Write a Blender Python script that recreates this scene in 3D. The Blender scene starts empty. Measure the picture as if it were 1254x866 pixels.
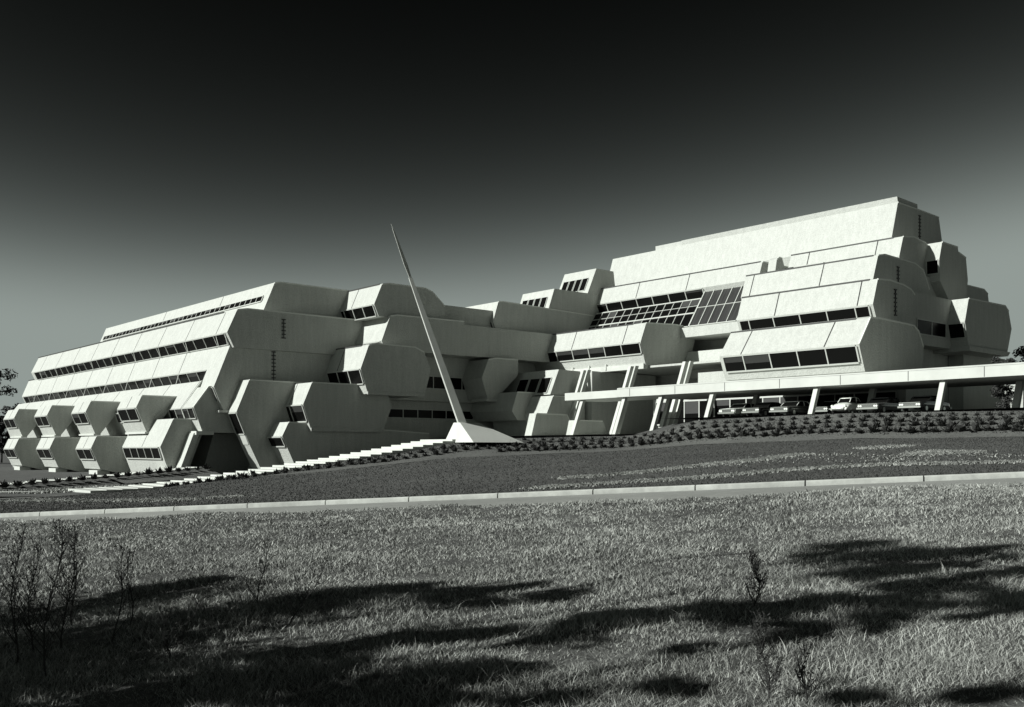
import bpy, bmesh, math, random
import numpy as np
from mathutils import Vector, Matrix, noise

random.seed(7)
rng = np.random.default_rng(11)
SC = bpy.context.scene
COL = SC.collection
EYE = 1.6                                   # eye height above the ground under the camera
AL = math.radians(41.11)                    # the building's grid is turned by this angle
CA, SA = math.cos(AL), math.sin(AL)
R = math.radians
SUN_TH, SUN_EL = R(17.5), R(30.0)

def W(u, v, z):                             # building grid (u along the facades, v into the plot, z from the eye) -> world
    return Vector((-u*SA + v*CA, u*CA + v*SA, z + EYE))

# ------------------------------------------------------------------ materials
TINT = (0.965, 1.0, 0.93)
def grey(g, k=1.0):
    return tuple(min(1.0, g*(1 + (t-1)*k)) for t in TINT) + (1,)

def mat(name, base, rough=0.85, var=0.0, scale=3.0, bump=0.0, bscale=40.0, dist=0.02, metal=0.0, stretch=None, var2=0.0, scale2=0.3):
    m = bpy.data.materials.new(name); m.use_nodes = True
    nt = m.node_tree; N = nt.nodes; L = nt.links
    b = N['Principled BSDF']
    b.inputs['Roughness'].default_value = rough
    b.inputs['Metallic'].default_value = metal
    b.inputs['Base Color'].default_value = grey(base)
    if var or bump:
        tc = N.new('ShaderNodeTexCoord')
        src = tc.outputs['Object']
        if stretch:
            mp = N.new('ShaderNodeMapping'); mp.inputs['Scale'].default_value = stretch
            L.new(src, mp.inputs['Vector']); ssrc = mp.outputs['Vector']
        else:
            ssrc = src
    if var:
        n = N.new('ShaderNodeTexNoise'); n.inputs['Scale'].default_value = scale; n.inputs['Detail'].default_value = 8
        n.inputs['Roughness'].default_value = 0.65
        L.new(ssrc, n.inputs['Vector'])
        r = N.new('ShaderNodeMapRange'); r.inputs['From Min'].default_value = 0.3; r.inputs['From Max'].default_value = 0.7
        r.inputs['To Min'].default_value = 1 - var; r.inputs['To Max'].default_value = 1 + var
        L.new(n.outputs['Fac'], r.inputs['Value'])
        out = r.outputs['Result']
        if var2:
            n2 = N.new('ShaderNodeTexNoise'); n2.inputs['Scale'].default_value = scale2; n2.inputs['Detail'].default_value = 5
            L.new(src, n2.inputs['Vector'])
            r2 = N.new('ShaderNodeMapRange'); r2.inputs['From Min'].default_value = 0.3; r2.inputs['From Max'].default_value = 0.7
            r2.inputs['To Min'].default_value = 1 - var2; r2.inputs['To Max'].default_value = 1 + var2
            L.new(n2.outputs['Fac'], r2.inputs['Value'])
            mu = N.new('ShaderNodeMath'); mu.operation = 'MULTIPLY'
            L.new(out, mu.inputs[0]); L.new(r2.outputs['Result'], mu.inputs[1]); out = mu.outputs[0]
        mx = N.new('ShaderNodeVectorMath'); mx.operation = 'SCALE'
        mx.inputs[0].default_value = grey(base)[:3]
        L.new(out, mx.inputs['Scale']); L.new(mx.outputs['Vector'], b.inputs['Base Color'])
    if bump:
        n3 = N.new('ShaderNodeTexNoise'); n3.inputs['Scale'].default_value = bscale; n3.inputs['Detail'].default_value = 6
        L.new(src, n3.inputs['Vector'])
        bp = N.new('ShaderNodeBump'); bp.inputs['Strength'].default_value = bump; bp.inputs['Distance'].default_value = dist
        L.new(n3.outputs['Fac'], bp.inputs['Height']); L.new(bp.outputs['Normal'], b.inputs['Normal'])
    return m

M = {}
M['concrete'] = mat('sprayed_concrete', 0.42, 0.95, 0.09, 2.2, 0.9, 7.0, 0.06, stretch=(1, 1, 0.12), var2=0.09, scale2=7.0)
M['white'] = mat('white_painted_concrete', 0.47, 0.8, 0.05, 1.0, 0.2, 12.0, 0.01, var2=0.06)
M['frame'] = mat('white_metal_frame', 0.45, 0.5)
M['edge_light'] = mat('pale_edge_highlight', 0.62, 0.6)  # edge highlight put into the colour, lighter than the concrete
M['dark'] = mat('dark_joint', 0.02, 0.9)
M['rail'] = mat('dark_rail_metal', 0.03, 0.6)
M['glass'] = mat('dark_window_glass', 0.005, 0.22)
M['glass'].node_tree.nodes['Principled BSDF'].inputs['Specular IOR Level'].default_value = 0.06
M['drape'] = mat('drawn_curtain_behind_glass', 0.015, 0.5, 0.9, 3.0, stretch=(0.15, 1.5, 0.03))
M['asphalt'] = mat('asphalt', 0.05, 0.95, 0.2, 8, 0.4, 60, 0.01)
M['roadcon'] = mat('road_concrete', 0.20, 0.95, 0.14, 2.0, 0.3, 50, 0.01, var2=0.15, scale2=0.2)
M['kerb'] = mat('kerb_concrete', 0.36, 0.9, 0.2, 3.0, 0.3, 30, 0.01, var2=0.15, scale2=0.5)
M['bark'] = mat('bark', 0.05, 0.95, 0.3, 8, 0.6, 30, 0.02)
M['twig'] = mat('bare_twig', 0.028, 0.95, 0.3, 12)
M['leaf'] = mat('dark_foliage', 0.035, 0.8, 0.45, 1.5)
M['shrub'] = mat('shrub_leaves', 0.030, 0.75, 0.4, 4)
M['tyre'] = mat('tyre_rubber', 0.02, 0.9)
M['chrome'] = mat('chrome', 0.55, 0.3, metal=0.88)
M['lamp'] = mat('headlamp_glass', 0.7, 0.15)
M['black'] = mat('black_trim', 0.012, 0.5)

def blade_mat(name, lo, hi, pale=0.0):
    m = bpy.data.materials.new(name); m.use_nodes = True
    nt = m.node_tree; N = nt.nodes; L = nt.links; b = N['Principled BSDF']
    b.inputs['Roughness'].default_value = 0.8
    g = N.new('ShaderNodeNewGeometry'); tc = N.new('ShaderNodeTexCoord')
    n = N.new('ShaderNodeTexNoise'); n.inputs['Scale'].default_value = 0.35; n.inputs['Detail'].default_value = 5
    L.new(tc.outputs['Object'], n.inputs['Vector'])
    ad = N.new('ShaderNodeMath'); ad.operation = 'MULTIPLY_ADD'; ad.inputs[1].default_value = 1.4; ad.inputs[2].default_value = -0.7
    L.new(n.outputs['Fac'], ad.inputs[0])
    a2 = N.new('ShaderNodeMath'); a2.operation = 'ADD'; a2.use_clamp = True
    L.new(g.outputs['Random Per Island'], a2.inputs[0]); L.new(ad.outputs[0], a2.inputs[1])
    cr = N.new('ShaderNodeValToRGB')
    cr.color_ramp.elements[0].color = grey(lo); cr.color_ramp.elements[1].color = grey(hi)
    L.new(a2.outputs[0], cr.inputs['Fac']); L.new(cr.outputs['Color'], b.inputs['Base Color'])
    return m
M['blade'] = blade_mat('dry_field_grass', 0.045, 0.43)
M['lawnblade'] = blade_mat('mown_lawn_grass', 0.032, 0.052)
M['cover'] = blade_mat('ground_cover_leaves', 0.014, 0.06)
M['straw'] = blade_mat('straw', 0.12, 0.30)
M['field'] = mat('field_soil', 0.06, 1.0, 0.5, 5, 0.8, 18, 0.06, var2=0.3, scale2=0.4)
M['lawn'] = mat('lawn_turf', 0.048, 1.0, 0.35, 9, 0.8, 25, 0.05, var2=0.30, scale2=0.16)
M['mulch'] = mat('mulch', 0.085, 1.0, 0.45, 6, 0.9, 12, 0.08, var2=0.2)
M['plaza'] = mat('plaza_paving', 0.38, 0.9, 0.12, 1.5, 0.2, 20, 0.01)
M['earth'] = mat('far_ground', 0.05, 1.0, 0.4, 0.6, 0.4, 3, 0.1)
M['pale_path'] = mat('pale_paving', 0.5, 0.9, 0.1, 2)

# ------------------------------------------------------------------ object helpers
def link(name, me, parent=None):
    o = bpy.data.objects.new(name, me); COL.objects.link(o)
    if parent: o.parent = parent
    return o

def tag(o, label=None, cat=None, group=None, kind=None):
    if label: o['label'] = label
    if cat: o['category'] = cat
    if group: o['group'] = group
    if kind: o['kind'] = kind
    return o

def empty(name, loc, rz=0.0, label=None, cat=None, group=None):
    o = bpy.data.objects.new(name, None); COL.objects.link(o)
    o.location = loc; o.rotation_euler = (0, 0, rz); o.empty_display_size = 0.5
    return tag(o, label, cat, group)

class MB:
    """collects polygons, then becomes ONE mesh object"""
    def __init__(s): s.v = []; s.f = []; s.m = []
    def poly(s, pts, mi=0):
        i = len(s.v); s.v += [tuple(p) for p in pts]; s.f.append(tuple(range(i, i+len(pts)))); s.m.append(mi)
    def hexa(s, p, mi=0):                    # p: 8 corners, bottom ring then top ring
        i = len(s.v); s.v += [tuple(q) for q in p]
        for f in ((3,2,1,0),(4,5,6,7),(0,1,5,4),(1,2,6,5),(2,3,7,6),(3,0,4,7)):
            s.f.append(tuple(i+k for k in f)); s.m.append(mi)
    def box(s, a, b, mi=0):
        x0,y0,z0 = a; x1,y1,z1 = b
        s.hexa([(x0,y0,z0),(x1,y0,z0),(x1,y1,z0),(x0,y1,z0),(x0,y0,z1),(x1,y0,z1),(x1,y1,z1),(x0,y1,z1)], mi)
    def slab(s, o, a, b, n, mi=0):           # o corner, a/b/n edge vectors
        o,a,b,n = map(Vector, (o,a,b,n))
        s.hexa([o, o+a, o+a+b, o+b, o+n, o+a+n, o+a+b+n, o+b+n], mi)
    def prism(s, prof, u0, u1, mi=0, end_mi=None):   # prof in (v,z), extruded along u; local axes x=v, y=u
        n = len(prof); i = len(s.v)
        s.v += [(v, u0, z) for v, z in prof] + [(v, u1, z) for v, z in prof]
        e = mi if end_mi is None else end_mi
        s.f.append(tuple(i+k for k in range(n))); s.m.append(e)
        s.f.append(tuple(i+n+k for k in reversed(range(n)))); s.m.append(e)
        for k in range(n):
            j = (k+1) % n
            s.f.append((i+k, i+n+k, i+n+j, i+j)); s.m.append(mi)
    def tube(s, pts, rad, sides=6, mi=0, cap=True):
        pts = [Vector(p) for p in pts]; base = len(s.v); n = len(pts)
        for k, p in enumerate(pts):
            d = (pts[min(k+1, n-1)] - pts[max(k-1, 0)]).normalized()
            a = d.cross(Vector((0.13, 0.31, 0.94)))
            if a.length < 1e-3: a = d.cross(Vector((1, 0, 0)))
            a.normalize(); b = d.cross(a)
            r = rad[k] if isinstance(rad, (list, tuple)) else rad
            for q in range(sides):
                t = 2*math.pi*q/sides
                s.v.append(tuple(p + a*(r*math.cos(t)) + b*(r*math.sin(t))))
        for k in range(n-1):
            for q in range(sides):
                w = (q+1) % sides
                s.f.append((base+k*sides+q, base+k*sides+w, base+(k+1)*sides+w, base+(k+1)*sides+q)); s.m.append(mi)
        if cap:
            s.f.append(tuple(base+q for q in reversed(range(sides)))); s.m.append(mi)
            s.f.append(tuple(base+(n-1)*sides+q for q in range(sides))); s.m.append(mi)
    def mesh(s, name, mats, off=(0,0,0), fix=True, smooth=False):
        me = bpy.data.meshes.new(name)
        o = Vector(off)
        me.from_pydata([tuple(Vector(p)-o) for p in s.v], [], s.f)
        for m in mats: me.materials.append(m)
        me.polygons.foreach_set('material_index', s.m)
        if fix:
            bm = bmesh.new(); bm.from_mesh(me); bmesh.ops.recalc_face_normals(bm, faces=bm.faces[:]); bm.to_mesh(me); bm.free()
        if smooth: me.polygons.foreach_set('use_smooth', [True]*len(me.polygons))
        me.update(); return me
    def build(s, name, mats, parent=None, off=(0,0,0), fix=True, smooth=False):
        if not isinstance(mats, (list, tuple)): mats = [mats]
        return link(name, s.mesh(name, mats, off, fix, smooth), parent)

# ------------------------------------------------------------------ the building
B0U, B0V, B0Z = 95.0, 80.0, -3.0             # base point of the building on the grid
OFF = (B0V, B0U, B0Z)
bld = empty('research_building', W(B0U, B0V, B0Z), AL,
            'huge pale concrete building of stepped slanting storeys and hexagonal bays on the rise', 'building')

BL = random.Random(5)
M['blind'] = mat('window_blind', 0.022, 0.6)
def ribbon(par, p0, p1, u0, u1, mull, w=0.09, proud=0.10, glass='glass', bars=1, name='ribbon_window'):
    """window ribbon lying on the sloping face p0 (upper) -> p1 (lower), both (v,z); mull = pane count or list of u"""
    a = Vector((p0[0], 0, p0[1])); b = Vector((p1[0], 0, p1[1]))
    d = b - a; ln = d.length; dn = d.normalized()
    nrm = Vector((dn.z, 0, -dn.x))           # outward, towards -v
    if nrm.x > 0: nrm = -nrm
    mb = MB(); U = Vector((0, 1, 0))
    st = a + Vector((0, u0, 0))
    mb.slab(st + nrm*0.04, U*(u1-u0), d, nrm*0.02, 1)
    mb.slab(st + nrm*0.04 - dn*w, U*(u1-u0), dn*w, nrm*proud, 0)
    mb.slab(st + nrm*0.04 + d, U*(u1-u0), dn*w, nrm*proud, 0)
    us = [u0 + (u1-u0)*k/mull for k in range(mull+1)] if isinstance(mull, int) else [u0] + list(mull) + [u1]
    for k, u in enumerate(us):
        e = w if k in (0, len(us)-1) else w*0.8
        lo = u - e/2
        if k == 0: lo = u - e
        if k == len(us)-1: lo = u
        mb.slab(a + Vector((0, lo, 0)) + nrm*0.042, U*e, d, nrm*(proud-0.006), 0)
    if glass == 'glass' and len(us) > 2:
        for q0, q1 in zip(us, us[1:]):
            if BL.random() < 0.3:
                mb.slab(a + Vector((0, q0+0.06, 0)) + nrm*0.0615, U*(q1-q0-0.12), d*BL.choice((0.25, 0.4, 0.55)), nrm*0.004, 2)
    for q in range(1, bars):
        mb.slab(st + nrm*0.044 + d*(q/bars) - dn*w*0.35, U*(u1-u0), dn*w*0.7, nrm*(proud-0.012), 0)
    return mb.build(name, [M['frame'], M[glass], M['blind']], par, OFF)

def end_window(par, u, v0, v1, z0, z1, mull, w=0.10, name='ribbon_window'):
    mb = MB()
    mb.box((v0, u-0.03, z0), (v1, u-0.008, z1), 1)
    mb.box((v0, u-0.09, z1), (v1, u-0.008, z1+w), 0); mb.box((v0, u-0.09, z0-w), (v1, u-0.008, z0), 0)
    for k in range(mull+1):
        v = v0 + (v1-v0)*k/mull
        mb.box((v-w/2, u-0.085, z0+0.002), (v+w/2, u-0.010, z1-0.002), 0)
    return mb.build(name, [M['frame'], M['glass']], par, OFF)

def block(prof, u0, u1, name='storey_block', joints=(), jseg=(0, 1), rail=None, lip=False, m='concrete', label=None):
    mb = MB(); mb.prism(prof, u0, u1, 0)
    a = Vector((prof[jseg[0]][0], 0, prof[jseg[0]][1])); b = Vector((prof[jseg[1]][0], 0, prof[jseg[1]][1]))
    d = b - a; dn = d.normalized(); nrm = Vector((dn.z, 0, -dn.x))
    if nrm.x > 0: nrm = -nrm
    for u in joints:
        mb.slab(a + Vector((0, u-0.065, 0)) - nrm*0.05 + dn*0.02, Vector((0, 0.13, 0)), d - dn*0.04, nrm*0.054, 1)
    if lip:                                   # thin floor edge showing along the foot of the end wall
        zs = min(p[1] for p in prof)
        vs = [p[0] for p in prof if p[1] < zs + 0.3]
        mb.box((min(vs)-0.05, u0-0.10, zs-0.08), (max(vs), u0-0.004, zs+0.30), 0)
    if len(prof) >= 5 and name != 'sloped_glass_wall':      # added pale strip standing in for light caught on the end wall's top edges
        cx = sum(q[0] for q in prof)/len(prof); cz = sum(q[1] for q in prof)/len(prof)
        for q0, q1 in zip(prof, prof[1:]+prof[:1]):
            ev = Vector((q1[0]-q0[0], 0, q1[1]-q0[1])); nn = Vector((ev.z, 0, -ev.x))
            if ev.length < 0.1: continue
            nn.normalize()
            if nn.dot(Vector(((q0[0]+q1[0])/2-cx, 0, (q0[1]+q1[1])/2-cz))) < 0: nn = -nn
            if nn.z > 0.55: mb.slab(Vector((q0[0], u0-0.05, q0[1])) - nn*0.10, ev, nn*0.14, (0, 0.12, 0), 2)
    o = mb.build(name, [M[m], M['dark'], M['edge_light']], bld, OFF)
    if label: o['label'] = label
    if rail:
        r = MB(); v, z = prof[jseg[0]]
        r.box((v-0.07, rail[0], z-0.05), (v+0.12, rail[1], z+0.09))
        r.build('roof_edge_trim', M['rail'], o, OFF)
    return o

def ladder(par, u, v, z0, z1):
    """comb-shaped ladder plate standing off the wall: one closed outline with rungs left and right"""
    mb = MB(); n = int((z1-z0)/0.42); out = []
    for k in range(n):
        z = z0 + 0.42*k; out += [(v+0.015, z), (v+0.24, z), (v+0.24, z+0.11), (v+0.015, z+0.11)]
    out += [(v-x+v, z) for x, z in reversed(out)]
    mb.prism(out, u-0.14, u-0.02); mb.build('wall_ladder', M['rail'], par, OFF)

def kblock(k, prof, u0, u1, name='storey_block', joints=(), jseg=(0, 1), rail=None, lip=False, m='concrete', label=None):
    return block([(v*k, z*k) for v, z in prof], u0*k, u1*k, name, [q*k for q in joints], jseg, rail and (rail[0]*k, rail[1]*k), lip, m, label)
def kribbon(k, par, p0, p1, u0, u1, mull, *a):
    return ribbon(par, (p0[0]*k, p0[1]*k), (p1[0]*k, p1[1]*k), u0*k, u1*k, mull if isinstance(mull, int) else [q*k for q in mull], *a)
def kladder(k, par, u, v, z0, z1): ladder(par, u*k, v*k, z0*k, z1*k)
def kend(k, par, u, v0, v1, z0, z1, mull): end_window(par, u*k, v0*k, v1*k, z0*k, z1*k, mull)

J = [103.5 + 8.43*k for k in range(9)]
# ---- left wing
o = block([(53.3,19.3),(51.6,15.3),(52.6,14.2),(76,14.2),(76,19.4),(54.2,19.45)], 102.9, 159.9, 'roof_penthouse', [116.5, 135], rail=None)
ribbon(o, (52.66,17.8), (52.40,17.2), 104.4, 158.6, 38, 0.12, 0.08)
o = block([(47.6,15.4),(46.4,12.8),(47.2,11.2),(80,11.2),(80,15.6),(48.8,15.62)], 100.6, 176, joints=J, rail=(104, 176))
ribbon(o, (46.45,12.7), (46.98,11.62), 101.3, 174, 26)
ladder(o, 100.6, 53.2, 12.6, 15.5)
for u in J + [101.2]:
    st = MB(); st.slab((46.42,u-0.05,12.78), (0,0.1,0), (0.35,0,-1.3), (-0.05,0,-0.02)); st.build('window_strut', M['frame'], o, OFF)
o = block([(47.1,11.72),(46.0,8.95),(46.7,7.5),(62,7.5),(62,11.85),(48.9,11.98)], 104.8, 180, joints=[u+0.9 for u in J], rail=(118, 180))
ribbon(o, (46.05,8.85), (46.58,7.75), 105.0, 179, 27)
for u in J:
    st = MB(); st.slab((46.02,u+0.85,8.93), (0,0.1,0), (-0.35,0,-1.25), (-0.05,0,-0.02)); st.build('window_strut', M['frame'], o, OFF)
o = block([(47.1,11.72),(45.1,6.81),(46.2,4.2),(62,4.2),(62,11.85),(48.9,11.98)], 101.1, 104.8)
ribbon(o, (45.15,6.7), (45.75,5.3), 101.35, 104.2, 1, 0.12)
lp = MB(); lp.box((45.6,100.9,4.0),(47.0,104.7,4.25)); lp.build('floor_lip', M['white'], o, OFF)
ladder(o, 101.1, 52.2, 7.2, 11.6)
o = block([(45.3,7.62),(43.08,4.55),(44.1,1.8),(62,1.8),(62,7.45)], 104.8, 179.3, joints=[u+1.6 for u in J])
for a, b, n in ((104.9,108.6,2), (114.9,125.8,8), (131.8,142,8), (148.4,158.6,8), (165,178.5,9)):
    ribbon(o, (43.12,4.45), (43.5,3.4), a, b, n)
o = block([(44.8,6.85),(43.08,4.55),(44.1,1.8),(62,1.8),(62,6.85)], 101.7, 104.8)
ribbon(o, (43.12,4.45), (43.5,3.4), 101.9, 104.7, 2)
lp = MB(); lp.box((43.3,101.5,1.55),(45.3,104.6,1.95)); lp.build('floor_lip', M['white'], o, OFF)
for a, b in ((108.8,114.8), (126.0,131.6), (142.2,148.2), (158.8,164.8)):           # upper row of bays
    o = block([(40.15,6.0),(39.5,4.65),(40.65,1.92),(41.3,1.92),(43.3,4.5),(44.4,5.6),(44.4,6.0)], a, b, 'projecting_bay', [(a+b)/2])
    ribbon(o, (39.55,4.52), (40.05,3.3), a+0.25, b-0.25, 2, 0.11)
    lp = MB(); lp.box((40.45,a-0.08,1.72),(41.3,b+0.08,1.93)); lp.build('floor_lip', M['white'], o, OFF)
for a, b in ((122.4,128.2), (139.2,145.4), (156.8,162.6)):                         # lower row of bays
    o = block([(39.65,1.55),(39.0,0.1),(40.1,-2.45),(43.2,-3.2),(46,-3.2),(46,1.55)], a, b, 'projecting_bay', [(a+b)/2])
    ribbon(o, (39.05,-0.02), (39.55,-1.2), a+0.25, b-0.25, 2, 0.11)
    lp = MB(); lp.box((39.9,a+0.5,-3.4),(41.4,a+3.6,-2.62)); lp.build('footing_block', M['white'], o, OFF)
o = block([(41.6,3.3),(40.15,0.25),(40.7,-1.4),(41.3,-3.0),(43,-3.0),(45,2.1),(45,3.3)], 103.5, 115, 'projecting_bay', [108.9])
ribbon(o, (40.2,0.14), (40.55,-1.0), 104.0, 114.6, 5, 0.11)
lp = MB(); lp.box((40.0,102.2,-3.2),(43.0,106.2,-2.35)); lp.build('footing_block', M['white'], o, OFF)
o = block([(44.6,1.78),(43.4,-0.8),(44.2,-3.3),(60,-3.3),(60,1.78)], 115, 178, joints=[u for u in J])
block([(43.2,1.75),(41.4,-2.9),(42.1,-2.9),(43.9,1.75)], 101.9, 103.3, 'leaning_fin')
block([(47.5,1.75),(46,-3.2),(62,-3.2),(62,1.75)], 106.5, 115)
block([(52.3,1.75),(50.2,-3.2),(51.2,-3.2),(53.3,1.75)], 103.2, 104.2, 'leaning_fin')
# tall bay and lower bays at the end of the left wing
o = block([(48.2,7.6),(46.7,4.07),(48.25,0.4),(49.75,-2.6),(56,-2.6),(56,7.55)], 98.9, 101.06, 'projecting_bay', label='tall narrow bay reaching from the ground to the third storey')
ribbon(o, (46.78,3.9), (47.72,1.7), 99.0, 100.9, 1, 0.12)
lp = MB(); lp.slab((47.78,99.0,1.5),(0,1.9,0),(0.42,0,-1.0),(-0.06,0,-0.02)); lp.build('spandrel_panel', M['white'], o, OFF)
o = block([(53.7,7.35),(52.6,4.9),(53.6,2.05),(63,2.05),(64.2,5.0),(63.6,6.6),(62.4,7.4)], 95.0, 101.06, 'projecting_bay', [98.2], lip=True)
ribbon(o, (52.63,4.80), (53.23,3.1), 95.2, 100.9, 2, 0.12)
o = block([(51.2,2.95),(50.4,1.4),(51.7,-1.3),(52.4,-3),(70,-3),(70,1.9)], 95.6, 101.06, 'projecting_bay')
ribbon(o, (50.45,1.28), (50.9,0.35), 95.8, 100.9, 1, 0.12)
o = block([(60.1,11.8),(59.0,9.05),(59.95,6.25),(67.8,6.25),(68.8,9.4),(67.8,11.5),(66.5,12.0),(61,12.05)], 93.5, 101.06, 'projecting_bay', [98.6], lip=True, rail=(95, 101))
ribbon(o, (59.03,8.95), (59.54,7.45), 93.7, 100.8, [96.2, 98.6], 0.12)
# ---- link between the wings
o = block([(60,6.0),(99,6.0),(99,11.75),(60,11.75)], 98.6, 126)
end_window(o, 98.6, 68.3, 82.0, 7.65, 9.1, 6)
o = block([(62,-3.2),(99,-3.2),(99,6.0),(62,6.0)], 99.4, 126)
end_window(o, 99.4, 66.6, 86.6, 3.9, 4.9, 9)
o = block([(64.0,15.6),(62.8,12.6),(63.2,11.6),(75,11.6),(75,15.9),(65,15.8)], 95.0, 101, rail=None)
ribbon(o, (62.85,12.5), (63.15,11.75), 95.3, 100.8, 2)
block([(75,11.7),(99,11.7),(99,15.5),(75,15.55)], 95.4, 126)
o = block([(63.2,19.3),(62.1,16.85),(62.7,15.5),(72.4,15.5),(72.4,17.6),(70.5,19.15),(69.4,19.5),(64.2,19.5)], 95.5, 104, joints=[100.5], rail=(96, 104))
ribbon(o, (62.14,16.75), (62.62,15.6), 95.8, 103.8, [98, 100.2, 102.2], 0.12)
block([(72.3,15.4),(84,15.4),(84,18.1),(72.3,18.1)], 97.5, 112)
o = block([(82.2,19.3),(81.3,16.7),(81.8,15.4),(103,15.4),(103,19.0),(83,19.4)], 96.9, 106)
ribbon(o, (81.34,16.58), (81.62,15.8), 97.2, 103.5, 3, 0.12)
for prof, n in (([(92.4,22.1),(91.2,19.0),(103,19.0),(103,22.2)], 0), ([(100.7,25.9),(98.9,22.1),(104.9,22.1),(104.3,25.9)], 1)):
    o = block(prof, 97.0, 103.5, 'roof_light_box')
    (v0,z0),(v1,z1) = prof[0], prof[1]
    e = lambda t: (v0+(v1-v0)*t, z0+(z1-z0)*t)
    for k in range(4):
        ribbon(o, e(0.36), e(0.84), 97.9+1.32*k, 98.95+1.32*k, 1, 0.07, 0.06, name='window')
# low bays by the entrance
o = block([(78.6,11.4),(77.5,8.9),(78.5,6.3),(79.8,6.3),(83.6,9.6),(83.6,11.6),(80,11.6)], 94.6, 98.6, 'projecting_bay')
lp = MB(); lp.box((78.2,94.5,6.05),(80.0,97.5,6.35)); lp.build('floor_lip', M['white'], o, OFF)
o = block([(84.6,10.0),(83.1,6.8),(88,6.8),(88.4,9.95)], 88.0, 98.6, 'projecting_bay')
for k in range(3):
    ribbon(o, (84.1,8.95), (83.2,7.02), 88.75+2.1*k, 90.5+2.1*k, 1, 0.09, 0.07, name='window')
block([(82.7,6.6),(81.6,4.4),(82.3,1.0),(88.2,1.0),(88.2,6.6)], 87.0, 97.5, 'projecting_bay')
block([(80.3,7.15),(79.4,4.75),(80.3,3.6),(84.7,3.6),(84.7,7.15)], 91.0, 99.3, 'projecting_bay')
block([(77.1,4.2),(76.1,0.8),(82,0.8),(83,2.9),(82.1,4.15)], 84.0, 85.2, 'entrance_wall')
block([(79.8,3.35),(79.1,0.8),(84.9,0.8),(84.7,2.4),(84.1,3.35)], 80.0, 81.3, 'entrance_wall')
o = block([(88.7,1.0),(101,1.0),(101,9.9),(88.7,9.9)], 86.2, 97)
# ---- right wing
o = block([(90.7,15.5),(89.65,13.05),(90.6,10.25),(100.2,10.25),(99.6,12.4),(100.3,14.5),(100.1,15.65),(96,15.75)], 78.9, 98.5, joints=[81.9, 90.9], rail=(81, 98))
ribbon(o, (89.68,12.95), (90.08,11.75), 79.1, 98.3, [82.1, 85.0, 87.8, 90.75, 93.75, 96.9], 0.13)
lp = MB(); lp.box((90.3,79.0,9.85),(91.2,98,10.5))
for u in (85.2,88.2,91.2): lp.box((90.2,u,10.0),(90.295,u+0.18,10.8))
lp.build('floor_lip', M['white'], o, OFF)
block([(91.21,10.0),(91.21,10.24),(116,10.24),(116,10.0)], 62, 98, 'floor_slab')
o = block([(101.7,23.05),(100.8,20.8),(101.5,19.4),(118,19.4),(118,23.1)], 69.7, 98.4, joints=[80.9, 89.6], rail=(70, 98))
ribbon(o, (100.85,20.68), (101.35,19.62), 78.2, 98, 7, 0.13)
block([(101.4,20.6),(97.8,15.4),(110,15.4),(110,20.6)], 70.4, 78.0, 'sloped_glass_wall')
o = block([(100.62,19.47),(97.8,15.4),(110,15.4),(110,19.47)], 78.0, 97.0, 'sloped_glass_wall')
e = lambda t: (101.4-3.6*t, 20.6-5.2*t)
ribbon(o, e(0.27), e(0.62), 78.1, 96.8, 13, 0.10, 0.12, bars=2)
ribbon(o, e(0.65), e(0.98), 78.1, 96.8, 13, 0.10, 0.12)
ribbon(o, e(0.03), e(0.98), 70.8, 77.9, 5, 0.12, 0.14, 'drape', bars=2, name='curtained_window')
block([(97.2,15.35),(97.2,14.1),(112,14.1),(112,15.35)], 59, 78.9, 'balcony_slab')
block([(98.6,12.4),(97.5,9.9),(98.6,9.0),(112,9.0),(112,12.4)], 59, 78.8)
o = kblock(1.06, [(104.6,27.8),(103.1,23.4),(103.6,22.2),(115.3,22.2),(115.3,25.0),(114.5,27.65),(109.6,27.75)], 53.8, 97.4, 'roof_penthouse')
kladder(1.06, o, 53.8, 109.6, 23.4, 27.6)
lp = MB(); lp.prism([(v*1.06, z*1.06) for v, z in ((104.75,27.8),(104.6,28.45),(109.4,28.35),(109.4,27.8))], 53.9*1.06, 84.7*1.06); lp.build('parapet', M['concrete'], o, OFF)
lp = MB(); lp.box((111.3,89.9,29.3),(116.6,95.0,30.2)); lp.build('plant_box', M['concrete'], o, OFF)
o = kblock(1.05, [(101.1,23.05),(100.2,20.75),(100.8,19.3),(106.5,19.3),(107.2,22.6),(106.1,23.1),(103.5,23.35)], 51.4, 65.3, joints=[54.3, 62.8], rail=(52.5, 65.3))
block([(100.1,22.7),(99.7,20.9),(101.9,20.9),(101.7,22.0),(101.2,22.95),(100.6,23.0)], 66.6, 67.7, 'roof_light_box')
o = kblock(1.075, [(90.7,19.25),(89.7,16.75),(90.4,15.4),(101.5,15.4),(101.5,17.0),(100.2,18.9),(98.3,19.4),(92,19.5)], 48.7, 64.3, joints=[54.65, 63.2], rail=(49.2, 64.3))
kribbon(1.075, o, (89.74,16.64), (90.2,15.7), 49.0, 64.0, [51.8, 54.7, 57.6, 60.6], 0.13)
kladder(1.075, o, 48.7, 94.6, 16.9, 19.1)
o = kblock(1.06, [(83.2,15.5),(82.3,13.1),(83.0,11.7),(90.2,11.7),(90.2,14.8),(89.4,15.25),(88,15.5),(85.4,15.65)], 44.7, 59.5, joints=[46.25, 55.05], rail=(45.5, 59.5))
kribbon(1.06, o, (82.35,12.98), (82.75,12.1), 45.15, 59.1, [46.45, 49.36, 52.26, 55.2, 58.05], 0.13)
kladder(1.06, o, 44.7, 86.3, 12.4, 15.3)
o = kblock(1.085, [(90.2,10.4),(101.3,10.4),(101.3,15.5),(90.2,15.52)], 46.1, 62)
kend(1.085, o, 46.1, 93.4, 99.6, 11.5, 12.85, 2)
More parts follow.
